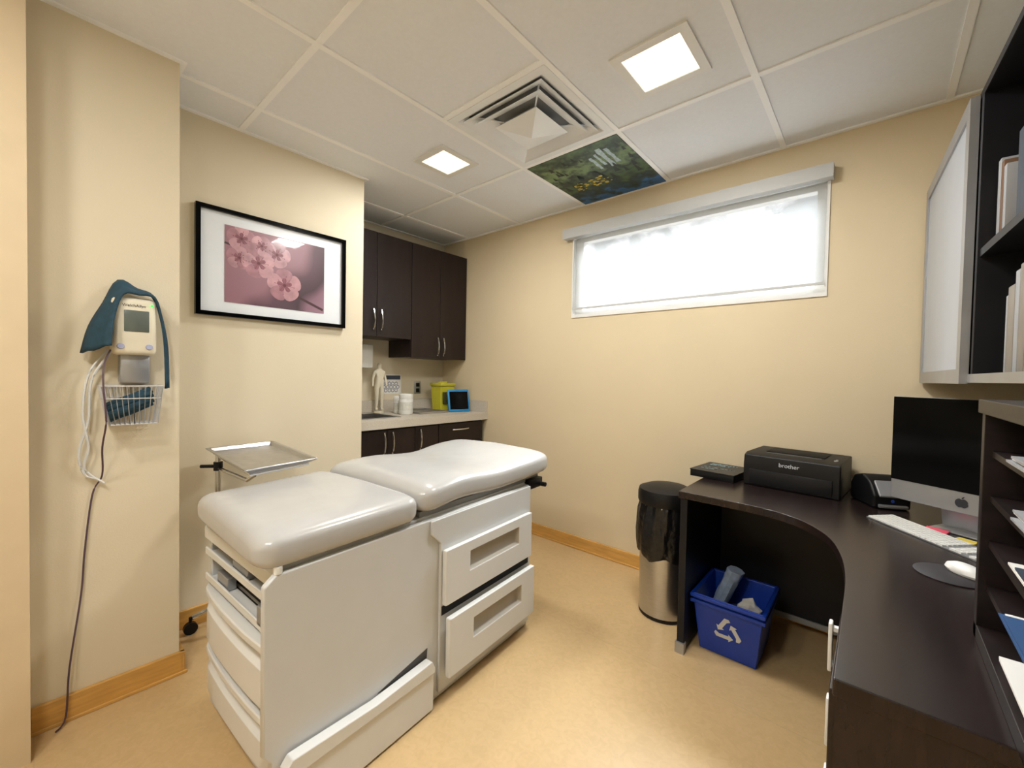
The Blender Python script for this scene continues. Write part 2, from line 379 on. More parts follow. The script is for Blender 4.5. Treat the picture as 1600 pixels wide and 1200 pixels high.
def petal(cx,cy,a,l,wd,mi,h):
    pts=[]
    for k in range(20):
        t=2*math.pi*k/20;x=l*.5+l*.5*math.cos(t);y=wd*.5*math.sin(t)*(0.8+.35*math.cos(t));pts.append((x,y))
    flat(b,MPm,[(min(pw,max(0,cx+x*math.cos(a)-y*math.sin(a))),min(ph,max(0,cy+x*math.sin(a)+y*math.cos(a)))) for x,y in pts],mi,h)
def stem(pts,wd,mi,h):
    for (xa,ya),(xb,yb) in zip(pts,pts[1:]):
        dx,dy=xb-xa,yb-ya;n=math.hypot(dx,dy);nx,ny=-dy/n*wd,dx/n*wd
        flat(b,MPm,[(xa-nx,ya-ny),(xb-nx,yb-ny),(xb+nx,yb+ny),(xa+nx,ya+ny)],mi,h)
stem([(0,.30),(.08,.28),(.16,.24),(.24,.17),(.28,.13)],.005,3,.0002)
stem([(.30,.10),(.40,.06),(.5,.02)],.007,3,.0002)
k=0
for cx,cy,r,a0 in [(.075,.335,.068,.3),(.245,.290,.072,.1),(.065,.235,.060,.2),(.155,.225,.082,.5),(.17,.32,.055,1.1),(.285,.130,.090,.35)]:
    for i in range(5):
        petal(cx,cy,a0+i*2*math.pi/5,r,r*1.12,1 if (i+k)%2 else 2,.0004+.00005*k+.000008*i)
    for i in range(5):
        petal(cx,cy,a0+i*2*math.pi/5,r*.45,r*.3,5,.00045+.00005*k)
    flat(b,MPm,[(cx+r*.10*math.cos(t*math.pi/4),cy+r*.10*math.sin(t*math.pi/4)) for t in range(8)],4,.0007+.00004*k)
    for i in range(12):
        a=i*.53+a0;rr=r*(.32+.12*(i%3));px_,py_=cx+rr*math.cos(a),cy+rr*math.sin(a)
        flat(b,MPm,[(px_-.0025,py_-.0025),(px_+.0025,py_-.0025),(px_,py_+.003)],4,.0011)
        stem([(cx,cy),(px_,py_)],.0006,4,.00105)
    k+=1
part(b,'blossom_print',fp,[M_ph,mat('petal_pink',(186,142,150),.3,var=.25,scale=16,coat=.25),mat('petal_rose',(164,118,128),.3,var=.25,scale=16,coat=.25),mat('twig_print',(72,50,54),.3),mat('stamen_print',(106,52,60),.3),mat('petal_heart',(140,86,98),.3,var=.1)],smooth=0)

# ---------------------------------------------------------------- blood pressure monitor
XW=-2.16
bp=thing('blood_pressure_monitor',(XW,.25,1.31),'white wall mounted blood pressure monitor with wire basket','medical device')
b=B();box(b,-2.145,-2.065,.19,.315,1.315,1.525,bev=.018,seg=3);part(b,'housing',bp,M_ivory)
b=B();box(b,-2.066,-2.062,.222,.292,1.40,1.478,bev=.002);part(b,'screen',bp,M_lcd,label='grey display screen')
for y,z in((.213,1.345),(.292,1.345)):
    b=B();cyl(b,(-2.066,y,z),(-2.059,y,z),.011,.009,16);part(b,'button',bp,M_lav,label='round lavender button')
b=B();cyl(b,(-2.066,.30,1.50),(-2.062,.30,1.50),.004,seg=8);part(b,'indicator_light',bp,M_green)
text('WelchAllyn',.014,TM((-2.0645,.25,1.495),(0,1,0),(0,0,1)),M_txt,bp)
b=B();box(b,-2.1595,-2.10,.215,.30,1.21,1.318,bev=.006);part(b,'wall_bracket',bp,M_alu)
b=B();r=.0022
yb0,yb1,yt0,yt1=.185,.315,.16,.33;zt,zb=1.20,1.06;xf,xb=-2.045,-2.15
tube(b,[(xb,yt0,zt),(xf,yt0,zt),(xf,yt1,zt),(xb,yt1,zt)],.003,6,closed=True)
tube(b,[(xb,yt0+.008,zt-.045),(xf,yt0+.008,zt-.045),(xf,yt1-.008,zt-.045),(xb,yt1-.008,zt-.045)],r,6,closed=True)
tube(b,[(xb,yb0,zb),(xf-.01,yb0,zb),(xf-.01,yb1,zb),(xb,yb1,zb)],r,6,closed=True)
for i in range(11):
    f=i/10;tube(b,[(xf,yt0+(yt1-yt0)*f,zt),(xf-.01,yb0+(yb1-yb0)*f,zb),(xb,yb0+(yb1-yb0)*f,zb),(xb,yt0+(yt1-yt0)*f,zt)],r,5)
for i in range(1,4):
    f=i/4;x=xb+(xf-xb)*f
    tube(b,[(x,yt0,zt),(x,yb0,zb),(x,yb1,zb),(x,yt1,zt)],r,5)
part(b,'wire_basket',bp,mat('white_wire',(205,205,205),.35,.3))
outer=[(-2.13,.120,1.315),(-2.13,.140,1.41),(-2.13,.178,1.50),(-2.13,.215,1.585),(-2.13,.262,1.562),(-2.13,.308,1.540),(-2.12,.332,1.46),(-2.11,.348,1.35),(-2.11,.352,1.19)]
inner=[(-2.02,.186,1.345),(-2.03,.190,1.40),(-2.045,.200,1.465),(-2.055,.222,1.532),(-2.06,.262,1.535),(-2.06,.305,1.528),(-2.08,.326,1.45),(-2.09,.338,1.35),(-2.09,.342,1.19)]
outer=smoothpath(outer,4);inner=smoothpath(inner,4)
b=B();rows=[]
for o_,i_ in zip(outer,inner):
    rows.append([b.verts.new(o_.lerp(i_,k/5)+Vector((.006*math.sin(k*1.3),0,.003*math.sin(k*2)))) for k in range(6)])
for A,C in zip(rows,rows[1:]):
    for i in range(5): b.faces.new((A[i],A[i+1],C[i+1],C[i]))
cf=solo(b,'blood_pressure_cuff',(-2.10,.25,1.5),M_teal,'teal fabric cuff draped over the wall monitor','medical cuff')
sd=cf.modifiers.new('Solidify','SOLIDIFY');sd.thickness=.008
b=B()
pts=smoothpath([(-2.10,.185,1.09),(-2.085,.21,1.105),(-2.08,.25,1.122),(-2.085,.305,1.15)],5)
for dz,dx in((0,0),(.020,-.012),(-.014,-.02),(.034,-.03)):
    tube(b,[p+Vector((dx-.006,0,dz)) for p in pts],.0135,8)
solo(b,'blood_pressure_cuff',(-2.1,.25,1.10),M_teal,'folded teal cuff lying in the wire basket','medical cuff')
b=B();tube(b,smoothpath([(-2.08,.188,1.33),(-2.06,.170,1.28),(-2.03,.165,1.20),(-2.03,.172,1.08),(-2.08,.166,.98),(-2.14,.17,.87),(-2.15,.145,.80),(-2.15,.125,.60),(-2.15,.115,.44),(-2.13,.085,.2),(-2.125,.075,.03),(-2.10,.05,.006)],6),.0028,6)
solo(b,'power_cord',(-2.15,.15,.01),M_cord,'thin mauve power cord hanging down to the floor','cable')
b=B()
tube(b,smoothpath([(-2.13,.185,1.33),(-2.13,.135,1.24),(-2.13,.12,1.1),(-2.13,.135,.98),(-2.14,.125,.90),(-2.14,.175,.84)],6),.004,6)
tube(b,smoothpath([(-2.12,.19,1.32),(-2.12,.142,1.22),(-2.13,.135,1.08),(-2.13,.110,.96),(-2.14,.125,.88),(-2.14,.155,.86)],6),.004,6)
solo(b,'air_hose',(-2.14,.15,.9),M_wcord,'coiled white air hose hanging below the monitor','cable')

# ---------------------------------------------------------------- alcove cabinets
def bow(bm,p0,p1,out,r=.0055,n=8):
    p0=Vector(p0);p1=Vector(p1);out=Vector(out);pts=[p0]
    for i in range(n+1):
        f=i/n;pts.append(p0.lerp(p1,f)+out*(.45+.55*math.sin(math.pi*f)))
    pts.append(p1);tube(bm,pts,r,8)
def door(parent,x,y0,y1,z0,z1,m,hy=None,hz=None,name='door',th=.02):
    b=B();box(b,x-th,x,y0+.002,y1-.002,z0+.002,z1-.002)
    d=part(b,name,parent,m,bev=.0015)
    if hy is not None:
        b=B()
        if name=='drawer': bow(b,(x,hy[0],hz),(x,hy[1],hz),(.028,0,0),r=.0065)
        else: bow(b,(x,hy,hz[0]),(x,hy,hz[1]),(.028,0,0),r=.0065)
        part(b,'handle',d,M_chrome,label='curved chrome handle')
    return d
XF=-2.87
c1=thing('wall_cabinet',(-3.03,1.72,1.54),'dark espresso wall cabinet with two short doors above sink','cabinet',group='espresso wall cabinets')
b=B();box(b,-3.199,XF-.021,1.412,2.034,1.54,2.325);part(b,'body',c1,M_esp)
door(c1,XF,1.412,1.722,1.535,2.325,M_esp,1.69,(1.59,1.74));door(c1,XF,1.722,2.034,1.535,2.325,M_esp,1.755,(1.59,1.74))
c2=thing('wall_cabinet',(-3.03,2.33,1.39),'taller dark espresso wall cabinet with two doors','cabinet',group='espresso wall cabinets')
b=B();box(b,-3.199,XF-.021,2.036,2.634,1.395,2.325);part(b,'body',c2,M_esp)
door(c2,XF,2.036,2.332,1.39,2.325,M_esp,2.30,(1.42,1.57));door(c2,XF,2.332,2.634,1.39,2.325,M_esp,2.362,(1.42,1.57))
XB=-2.6
c3=thing('base_cabinet',(-2.9,1.76,0),'dark espresso base cabinet with doors under the counter','cabinet')
b=B();box(b,-3.199,XB-.021,1.412,2.112,.1,.79);box(b,-3.199,-2.68,1.412,2.112,0,.1);box(b,XB-.05,XB-.021,1.412,2.112,.79,.872);part(b,'body',c3,M_esp)
door(c3,XB,1.412,1.652,.11,.862,M_esp,1.622,(.69,.84));door(c3,XB,1.652,1.89,.11,.862,M_esp,1.69,(.69,.84));door(c3,XB,1.89,2.112,.11,.862,M_esp,1.93,(.69,.84))
c4=thing('drawer_cabinet',(-2.9,2.37,0),'dark espresso drawer cabinet beside the window wall','cabinet')
b=B();box(b,-3.199,XB-.021,2.115,2.6,.1,.872);box(b,-3.199,-2.68,2.115,2.6,0,.1);part(b,'body',c4,M_esp)
for za,zb in((.70,.862),(.50,.70),(.30,.50),(.11,.30)): door(c4,XB,2.115,2.6,za,zb,M_esp,(2.25,2.42),(za+zb)/2+.03,name='drawer')
ct=thing('countertop',(-2.9,2.02,.872),'beige speckled laminate countertop with low backsplash','counter')
b=B()
ky0,ky1,kx0,kx1=1.47,1.83,-3.06,-2.72
for q in [(-3.199,-2.575,1.412,ky0),(-3.199,-2.575,ky1,2.639),(-3.199,kx0,ky0,ky1),(kx1,-2.575,ky0,ky1)]:
    box(b,q[0],q[1],q[2],q[3],.873,.93)
part(b,'counter_slab',ct,M_counter,smooth=0)
b=B();box(b,-3.199,-3.18,1.412,2.639,.93,1.03);box(b,-3.18,-2.58,2.619,2.639,.93,1.03);part(b,'backsplash',ct,M_counter,bev=.002)
sk=thing('sink',(-2.89,1.65,.8),'stainless steel drop-in sink with faucet','sink')
b=B();g=.01
box(b,kx0-g,kx1+g,ky0-g,ky0+g,.9305,.935);box(b,kx0-g,kx1+g,ky1-g,ky1+g,.9305,.935);box(b,kx0-g,kx0+g,ky0,ky1,.9305,.935);box(b,kx1-g,kx1+g,ky0,ky1,.9305,.935)
zz=.80
box(b,kx0+.003,kx0+.006,ky0+.003,ky1-.003,zz,.932);box(b,kx1-.006,kx1-.003,ky0+.003,ky1-.003,zz,.932);box(b,kx0+.003,kx1-.003,ky0+.003,ky0+.006,zz,.932);box(b,kx0+.003,kx1-.003,ky1-.006,ky1-.003,zz,.932);box(b,kx0+.003,kx1-.003,ky0+.003,ky1-.003,zz-.002,zz+.002)
part(b,'basin',sk,M_steel)
b=B();cyl(b,(-3.12,1.66,.93),(-3.12,1.66,.95),.022,seg=16);tube(b,smoothpath([(-3.12,1.66,.95),(-3.12,1.66,1.04),(-3.09,1.66,1.08),(-3.03,1.66,1.08),(-2.99,1.66,1.05)],5),.009,10);tube(b,[(-3.12,1.66,.98),(-3.11,1.72,1.0)],.006,8)
part(b,'faucet',sk,M_chrome)

# items on counter
ZC=.931
def jar(x,y,r,h,lab):
    e=thing('jar',(x,y,ZC),lab,'jar',group='white jars on the counter')
    b=B();lathe(b,(x,y,ZC),[(r*.9,0),(r,.008),(r,h*.72),(r*.96,h*.76)],28);part(b,'container',e,M_white)
    b=B();lathe(b,(x,y,ZC+h*.76),[(r*1.0,0),(r*1.02,.004),(r*1.02,h*.2),(r*.9,h*.24)],28);part(b,'lid',e,M_white)
    b=B();lathe(b,(x,y,ZC+h*.2),[(r*1.006,0),(r*1.006,h*.4)],28,cap=False);part(b,'paper_label',e,mat('jar_label',(206,206,198),.6,var=.1,scale=60))
jar(-2.88,2.00,.055,.165,'white screw top jar on the counter');jar(-3.00,2.005,.038,.14,'smaller white lidded jar on the counter')
b=B();box(b,-3.12,-2.80,2.08,2.36,ZC,ZC+.006,bev=.002);box(b,-3.13,-2.79,2.07,2.085,ZC,ZC+.016);box(b,-3.13,-2.79,2.355,2.37,ZC,ZC+.016);box(b,-3.13,-3.115,2.08,2.36,ZC,ZC+.016);box(b,-2.805,-2.79,2.08,2.36,ZC,ZC+.016)
solo(b,'instrument_tray',(-2.96,2.24,ZC),M_steel,'flat stainless instrument tray on the counter','tray')
sh=thing('sharps_container',(-3.0,2.475,ZC),'yellow plastic sharps container with dark label','container')
b=B()
rr_=[[b.verts.new((-2.995+sx*hx,2.475+sy*hy,ZC+z)) for sx,sy in((-1,-1),(1,-1),(1,1),(-1,1))] for hx,hy,z in((.060,.070,0),(.072,.082,.22))]
bridge(b,rr_,0,True);part(b,'bucket',sh,M_yellow,bev=.008)
b=B();box(b,-3.075,-2.915,2.385,2.565,ZC+.22,ZC+.25,bev=.008);cyl(b,(-2.995,2.475,ZC+.25),(-2.995,2.475,ZC+.262),.04,seg=20);part(b,'lid',sh,mat('dark_yellow',(186,180,60),.5))
b=B();prism(b,[(2.42,ZC+.06),(2.53,ZC+.06),(2.535,ZC+.17),(2.415,ZC+.17)],-2.928,-2.920,axis='x')
part(b,'warning_label',sh,mat('label_print',(70,70,30),.6,var=.5,scale=90))
tb=thing('tablet',(-2.78,2.49,ZC),'small tablet in blue rubber case leaning upright','tablet',rot=math.radians(-20))
MR=Matrix.Rotation(math.radians(-14),4,'Y')
b=B();box(b,-.012,.008,-.10,.10,0,.20,bev=.008,M=MR);box(b,-.07,-.0,-.05,.05,.002,.012,bev=.003);part(b,'case',tb,M_tealtab,world=False)
b=B();box(b,.008,.0105,-.085,.085,.022,.18,M=MR);part(b,'screen',tb,M_blackg,world=False)
fg=thing('anatomical_figurine',(-3.11,1.895,ZC),'ivory anatomical standing figurine beside the sink','figurine')
me=bpy.data.meshes.new('figure');h=.41/1.8
J=[(0,0,1.0),(0,0,1.25),(0,0,1.45),(0,0,1.56),(0,0,1.64),(0,0,1.76), (0,.18,1.42),(0,.26,1.15),(.05,.28,.9),(0,-.18,1.42),(0,-.26,1.15),(.05,-.28,.9),(0,.09,.92),(.02,.10,.52),(0,.11,.1),(.1,.12,.06),(0,-.09,.92),(.02,-.10,.52),(0,-.11,.1),(.1,-.12,.06)]
E=[(0,1),(1,2),(2,3),(3,4),(4,5),(2,6),(6,7),(7,8),(2,9),(9,10),(10,11),(0,12),(12,13),(13,14),(14,15),(0,16),(16,17),(17,18),(18,19)]
Rr=[.15,.13,.16,.06,.09,.08,.06,.045,.035,.06,.045,.035,.1,.065,.045,.04,.1,.065,.045,.04]
me.from_pydata([(x*h,y*h,z*h) for x,y,z in J],E,[]);me.materials.append(M_ivory)
fo=bpy.data.objects.new('figure',me);COL.objects.link(fo);fo.parent=fg;fo.location=(0,0,.012)
fo.modifiers.new('Skin','SKIN');fo.modifiers.new('Sub','SUBSURF').levels=1
for v,rr in zip(me.skin_vertices[0].data,Rr): v.radius=(rr*h,rr*h)
me.skin_vertices[0].data[0].use_root=True
b=B();cyl(b,(0,0,0),(0,0,.014),.04,seg=20);part(b,'stand',fg,M_ivory,world=False)
b=B();box(b,-3.2,-3.08,1.66,1.82,1.30,1.49,bev=.01);solo(b,'paper_dispenser',(-3.2,1.74,1.30),M_white,'white plastic towel dispenser on the alcove wall','dispenser')
ps=thing('hexagon_poster',(-3.2,2.06,1.08),'small white notice with dark blue hexagon pattern','poster')
b=B();box(b,-3.2,-3.196,1.955,2.165,1.08,1.25);part(b,'sheet',ps,M_paper)
M_hex=mat('hexagon_ink',(44,60,96),.6,var=.02)
b=B();MH=TM((-3.1955,1.955,1.08),(0,1,0),(0,0,1))
for r_ in range(3):
    for c_ in range(6):
        cx=.022+c_*.034+(r_%2)*.017;cy=.03+r_*.03
        if cx>.19: continue
        hx=[(cx+.017*math.cos(math.radians(30+60*k)),cy+.017*math.sin(math.radians(30+60*k))) for k in range(6)]
        hi=[(cx+.012*math.cos(math.radians(30+60*k)),cy+.012*math.sin(math.radians(30+60*k))) for k in range(6)]
        for k in range(6): flat(b,MH,[hx[k],hx[(k+1)%6],hi[(k+1)%6],hi[k]],0)
flat(b,MH,[(.01,.125),(.20,.125),(.20,.16),(.01,.16)],1)
part(b,'hexagon_print',ps,[M_hex,M_slate],smooth=0)
ol=thing('wall_outlet',(-3.2,2.34,1.12),'grey duplex wall outlet above the counter','outlet')
b=B();box(b,-3.2,-3.193,2.305,2.375,1.075,1.19,bev=.002);part(b,'cover_plate',ol,M_alu)
for z in(1.09,1.14):
    b=B();box(b,-3.193,-3.185,2.322,2.358,z,z+.035,bev=.003);part(b,'socket',ol,M_black)

# ---------------------------------------------------------------- exam table (local coords)
et=thing('exam_table',(-1.205,.401,0),'off-white medical exam table with grey vinyl cushions','exam table',rot=math.radians(4.75))
TW=-.65;TB=-.68
b=B()
prism(b,[(TB+.02,.16),(-.02,.145),(-.02,1.235),(TB+.02,1.235)],.05,.70);box(b,TB+.06,-.05,.20,1.22,0,.05)
part(b,'body',et,M_tab,world=False)
b=B()
prism(b,[(.02,.004),(1.255,.004),(1.255,.715),(.70,.715),(.03,.715),(0,.69),(0,.23),(.02,.20)],-.022,0,axis='x')
part(b,'side_panel',et,M_tab,world=False,bev=.006)
b=B();prism(b,[(.10,.03),(1.255,.03),(1.255,.715),(.10,.715)],TB,TB+.02,axis='x');part(b,'side_panel',et,M_tab,world=False,bev=.004)
b=B();box(b,TB+.02,-.022,1.236,1.256,.03,.715);part(b,'back_panel',et,M_tab,world=False)
b=B();prism(b,[(TB+.02,.075),(-.024,.035),(-.024,1.25),(TB+.02,1.25)],.702,.724);part(b,'top_deck',et,M_tab,world=False,bev=.003)
b=B();prism(b,[(.585,.66),(.632,.615),(.632,.03),(1.25,.03),(1.25,.712),(.585,.712)],.0,.012,axis='x');part(b,'drawer_surround',et,M_tab,world=False,bev=.004)
def pocket(bm,x0,x1,y0,y1,z0,z1,p,depth):
    o_=[(y0,z0),(y1,z0),(y1,z1),(y0,z1)];q=[(p[0],p[2]),(p[1],p[2]),(p[1],p[3]),(p[0],p[3])]
    Fv=[bm.verts.new((x1,a,c)) for a,c in o_];Pv=[bm.verts.new((x1,a,c)) for a,c in q]
    Dv=[bm.verts.new((x1-depth,a*.96+(p[0]+p[1])/2*.04,c)) for a,c in q];Bv=[bm.verts.new((x0,a,c)) for a,c in o_]
    for i in range(4):
        j=(i+1)%4
        bm.faces.new((Fv[i],Fv[j],Pv[j],Pv[i]))
        f=bm.faces.new((Pv[i],Pv[j],Dv[j],Dv[i]));f.material_index=1
        bm.faces.new((Fv[i],Fv[j],Bv[j],Bv[i]))
    f=bm.faces.new(Dv);f.material_index=1;bm.faces.new(Bv)
def sdrawer(x0,x1,y0,y1,z0,z1,pz):
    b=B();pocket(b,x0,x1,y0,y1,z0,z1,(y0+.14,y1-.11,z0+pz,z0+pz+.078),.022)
    return part(b,'drawer',et,[M_tab2,M_tabin],world=False,bev=.006,smooth=50)
sdrawer(.0125,.036,.640,1.232,.372,.588,.095)
sdrawer(.030,.056,.645,1.232,.095,.328,.10)
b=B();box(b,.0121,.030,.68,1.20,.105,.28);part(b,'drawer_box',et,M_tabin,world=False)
b=B();box(b,.0122,.0132,.64,1.235,.330,.366);part(b,'drawer_gap_shade',et,M_dark,world=False)  # dark strip paints the shade between the side drawers
b=B();prism(b,[(.05,.008),(.585,.008),(.585,.15),(.575,.17),(.33,.165),(.06,.180),(.045,.16)],.018,.034,axis='x')
prism(b,[(.045,.155),(.585,.150),(.585,.172),(.57,.200),(.33,.190),(.06,.208),(.04,.185)],.006,.042,axis='x')
box(b,.0005,.018,.06,.56,.01,.10);part(b,'pull_out_step',et,M_tab2,world=False,bev=.004)
b=B();prism(b,[(.36,.19),(.575,.16),(.580,.230)],.0005,.002,axis='x');part(b,'step_gap_shade',et,mat('painted_step_shade',(70,68,66),.7),world=False)  # flat dark wedge, painted shade of the gap above the step
# foot end: slightly skewed front line
xl_,xr_=TB+.004,-.026
def yl(x): return .095+(x-xl_)/(xr_-xl_)*(-.025)
def bowed(z0,z1,dep):
    n=20;xs=[xl_+(xr_-xl_)*i/n for i in range(n+1)]
    def fr(d): return [(x,yl(x)-(d*(math.sin(math.pi*i/n))**.35 if 0<i<n else 0)) for i,x in enumerate(xs)]
    b=B();rings=[]
    for z,d in [(z0,dep*.7),(z0+.010,dep*.95),(z1-.082,dep*.85),(z1-.066,dep*.10),(z1-.030,dep*.10),(z1-.022,dep*1.1),(z1-.004,dep*1.1),(z1,dep)]:
        poly=fr(d)+[(xs[-1],yl(xs[-1])+.03),(xs[0],yl(xs[0])+.03)]
        rings.append([b.verts.new((p[0],p[1],z)) for p in poly])
    bridge(b,rings,0,True);return part(b,'drawer',et,M_tab2,world=False,smooth=30,bev=.002)
bowed(.262,.462,.034);bowed(.072,.242,.030)
def skewbox(bm,dy0,dy1,z0,z1,x0=None,x1=None,mi=0):
    x0=xl_ if x0 is None else x0;x1=xr_ if x1 is None else x1
    prism(bm,[(x0,yl(x0)+dy0),(x1,yl(x1)+dy0),(x1,yl(x1)+dy1),(x0,yl(x0)+dy1)],z0,z1,mi=mi)
b=B();skewbox(b,.032,.036,.03,.49);part(b,'foot_gap_shade',et,M_dark,world=False)  # dark sheet so the gaps between foot drawers read as shaded
b=B();skewbox(b,.004,.05,.0,.058);part(b,'kick_plate',et,M_tab,world=False,bev=.004)
for z in(.478,.575):
    b=B();skewbox(b,-.004,.05,z,z+.010);skewbox(b,-.012,-.004,z,z+.026)
    part(b,'stirrup_tray',et,M_tab2,world=False,bev=.003)
b=B();skewbox(b,-.022,-.006,.645,.690,TB+.03,-.03);skewbox(b,-.01,.04,.645,.655,TB+.03,-.03);part(b,'pull_bar',et,M_tab2,world=False,bev=.005)
b=B();skewbox(b,.046,.050,.48,.70);part(b,'tray_bay_shade',et,mat('painted_bay_shade',(34,33,32),.8),world=False)  # dark backing sheet, shade of the tray bay put into its colour
b=B();skewbox(b,-.002,.03,.490,.535,TB+.10,TB+.20);part(b,'stirrup_bracket',et,M_alu,world=False,bev=.004)
b=B();skewbox(b,-.012,.03,.490,.55,-.20,-.09);part(b,'stirrup_bracket',et,M_alu,world=False,bev=.004)
b=B();skewbox(b,-.002,.03,.588,.62,TB+.25,TB+.38);part(b,'stirrup_bracket',et,M_alu,world=False,bev=.004)
# cushions
def pad(y0,y1,zb,zt,xl,xr,prof,name,n=40,lab=None,skew=0,ed=.055,er=.05):
    b=B();rings=[];seg=52
    for i in range(n+1):
        f=i/n;f2=.5-.5*math.cos(math.pi*f)
        y=y0+(y1-y0)*f2
        d=min(y-y0,y1-y);e=1-(1-min(d/ed,1))**2;e=math.sqrt(max(e,.0))
        wl,wr,zo,crown=prof(f2)
        L_=xl+wl+(1-e)*er;R_=xr-wr-(1-e)*er
        hz=(zt-zb)/2*(.35+.65*e);zc=(zb+zt)/2+zo
        ring=[]
        for k in range(seg):
            a=2*math.pi*k/seg;ca,sa=math.cos(a),math.sin(a)
            x=(L_+R_)/2+(R_-L_)/2*math.copysign(abs(ca)**.2,ca)
            z=math.copysign(abs(sa)**.5,sa)*hz
            u=(x-(L_+R_)/2)/((R_-L_)/2)
            if sa>0: z+=crown*(1-u*u)*e
            ring.append(b.verts.new((x,y+skew*(1-f2)*(.5-.5*u),zc+z)))
        rings.append(ring)
    bridge(b,rings,0,True)
    return part(b,name,et,M_vinyl,world=False,smooth=60,label=lab)
def pf(f): return (.020*(1-f)**1.2,.0+.012*(1-f)**2,-.006*(1-f),.010)
def phd(f):
    w=.026*math.sin(math.pi*min(1,f*1.1))**2 - .022*math.exp(-((f-.8)/.18)**2)
    return (w,w*.6,.026*f*f+.014*math.exp(-((f-.22)/.16)**2)-.008*math.exp(-((f-.55)/.15)**2),.018)
pad(-.012,.535,.724,.826,TW-.005,.014,pf,'cushion',lab='foot cushion in glossy grey vinyl',skew=.045)
pad(.54,1.425,.735,.840,TW-.01,.02,phd,'cushion',lab='long contoured backrest cushion in grey vinyl',ed=.07,er=.06)
b=B();box(b,TW+.05,-.03,.07,.52,.7235,.735);box(b,TW+.05,-.03,.56,1.38,.7235,.745);part(b,'cushion_board',et,M_grey,world=False)
b=B();box(b,-.10,-.0,1.26,1.38,.685,.735,bev=.006);cyl(b,(.0,1.36,.70),(.03,1.36,.70),.012,seg=12);part(b,'side_bracket',et,M_black,world=False)
for q in((-.01,.04),(TW+.05,.14)):
    b=B();cyl(b,(q[0],q[1],.715),(q[0],q[1],.735),.012,seg=12);part(b,'foot_post',et,M_white,world=False)

# ---------------------------------------------------------------- mayo stand
ms=thing('instrument_stand',(-2.36,.56,0),'stainless wheeled instrument stand with tray beside exam table','stand')
zt_=.89
tc_=[(-2.41,.545),(-2.43,.85),(-1.83,.82),(-1.78,.525)]
def insetq(q,d):
    cx=sum(p[0] for p in q)/4;cy=sum(p[1] for p in q)/4
    return [(p[0]+(cx-p[0])*d/abs(cx-p[0]),p[1]+(cy-p[1])*d/abs(cy-p[1])) for p in q]
b=B()
o_=[b.verts.new((x,y,zt_)) for x,y in tc_];i1=[b.verts.new((x,y,zt_)) for x,y in insetq(tc_,.015)];i2=[b.verts.new((x,y,zt_-.016)) for x,y in insetq(tc_,.028)]
o2=[b.verts.new((x,y,zt_-.005)) for x,y in tc_];i3=[b.verts.new((x,y,zt_-.02)) for x,y in insetq(tc_,.026)]
for A,C in((o_,i1),(i1,i2),(o_,o2),(o2,i3)):
    for i in range(4): b.faces.new((A[i],A[(i+1)%4],C[(i+1)%4],C[i]))
b.faces.new(i2);b.faces.new(i3);part(b,'tray',ms,M_steel,bev=.003)
b=B();q=[(x,y,zt_-.027) for x,y in insetq(tc_,.03)];tube(b,q,.006,8,closed=True)
tube(b,[(-2.34,.58,.80),(-2.0,.60,.80),(-1.98,.62,.82),(-1.98,.62,zt_-.03)],.009,8)
tube(b,[(-2.34,.58,.85),(-2.34,.58,zt_-.03)],.008,8);part(b,'tray_support',ms,M_chrome)
b=B();cyl(b,(-2.34,.58,.09),(-2.34,.58,.86),.012,seg=14);part(b,'pole',ms,M_chrome)
b=B();cyl(b,(-2.34,.58,.79),(-2.34,.58,.83),.019,seg=14);tube(b,[(-2.34,.57,.81),(-2.38,.52,.81)],.008,8);part(b,'clamp',ms,M_black)
b=B();tube(b,smoothpath([(-2.44,.50,.075),(-2.44,.60,.09),(-2.34,.60,.10),(-2.2,.60,.10),(-2.04,.62,.09),(-2.0,.56,.075)],5),.011,10)
part(b,'base_tube',ms,M_chrome)
for (x,y) in((-2.44,.495),(-2.0,.555)):
    b=B();cyl(b,(x-.012,y,.028),(x+.012,y,.028),.028,seg=18);cyl(b,(x,y,.03),(x,y,.08),.007,seg=8);part(b,'caster',ms,M_black)

# ---------------------------------------------------------------- trash can
tr=thing('trash_can',(-.84,2.25,0),'stainless steel trash can lined with black bag','trash can')
c=(-.84,2.25,0)
b=B();lathe(b,c,[(.124,.0),(.128,.004),(.128,.02)],36);part(b,'base_ring',tr,M_black)
b=B();lathe(b,c,[(.128,.02),(.132,.60)],36);part(b,'can_body',tr,M_steel)
b=B();rings=[];seg=60
for i,(r,z) in enumerate([(.134,.60),(.142,.56),(.146,.50),(.148,.44),(.146,.38),(.143,.335),(.136,.32)]):
    rings.append([b.verts.new((c[0]+(r+.005*math.sin(k*1.7+i*.6)+.003*math.sin(k*.9+i))*math.cos(2*math.pi*k/seg),c[1]+(r+.005*math.sin(k*1.7+i*.6))*math.sin(2*math.pi*k/seg),z+(.014*math.sin(k*.55) if i>4 else 0))) for k in range(seg)])
bridge(b,rings,0,False);part(b,'bin_bag',tr,M_bag,label='crumpled black plastic bag folded over rim')
b=B();lathe(b,c,[(.142,.598),(.146,.61),(.146,.65),(.140,.672),(.10,.688),(.03,.694)],36);part(b,'lid',tr,M_black)
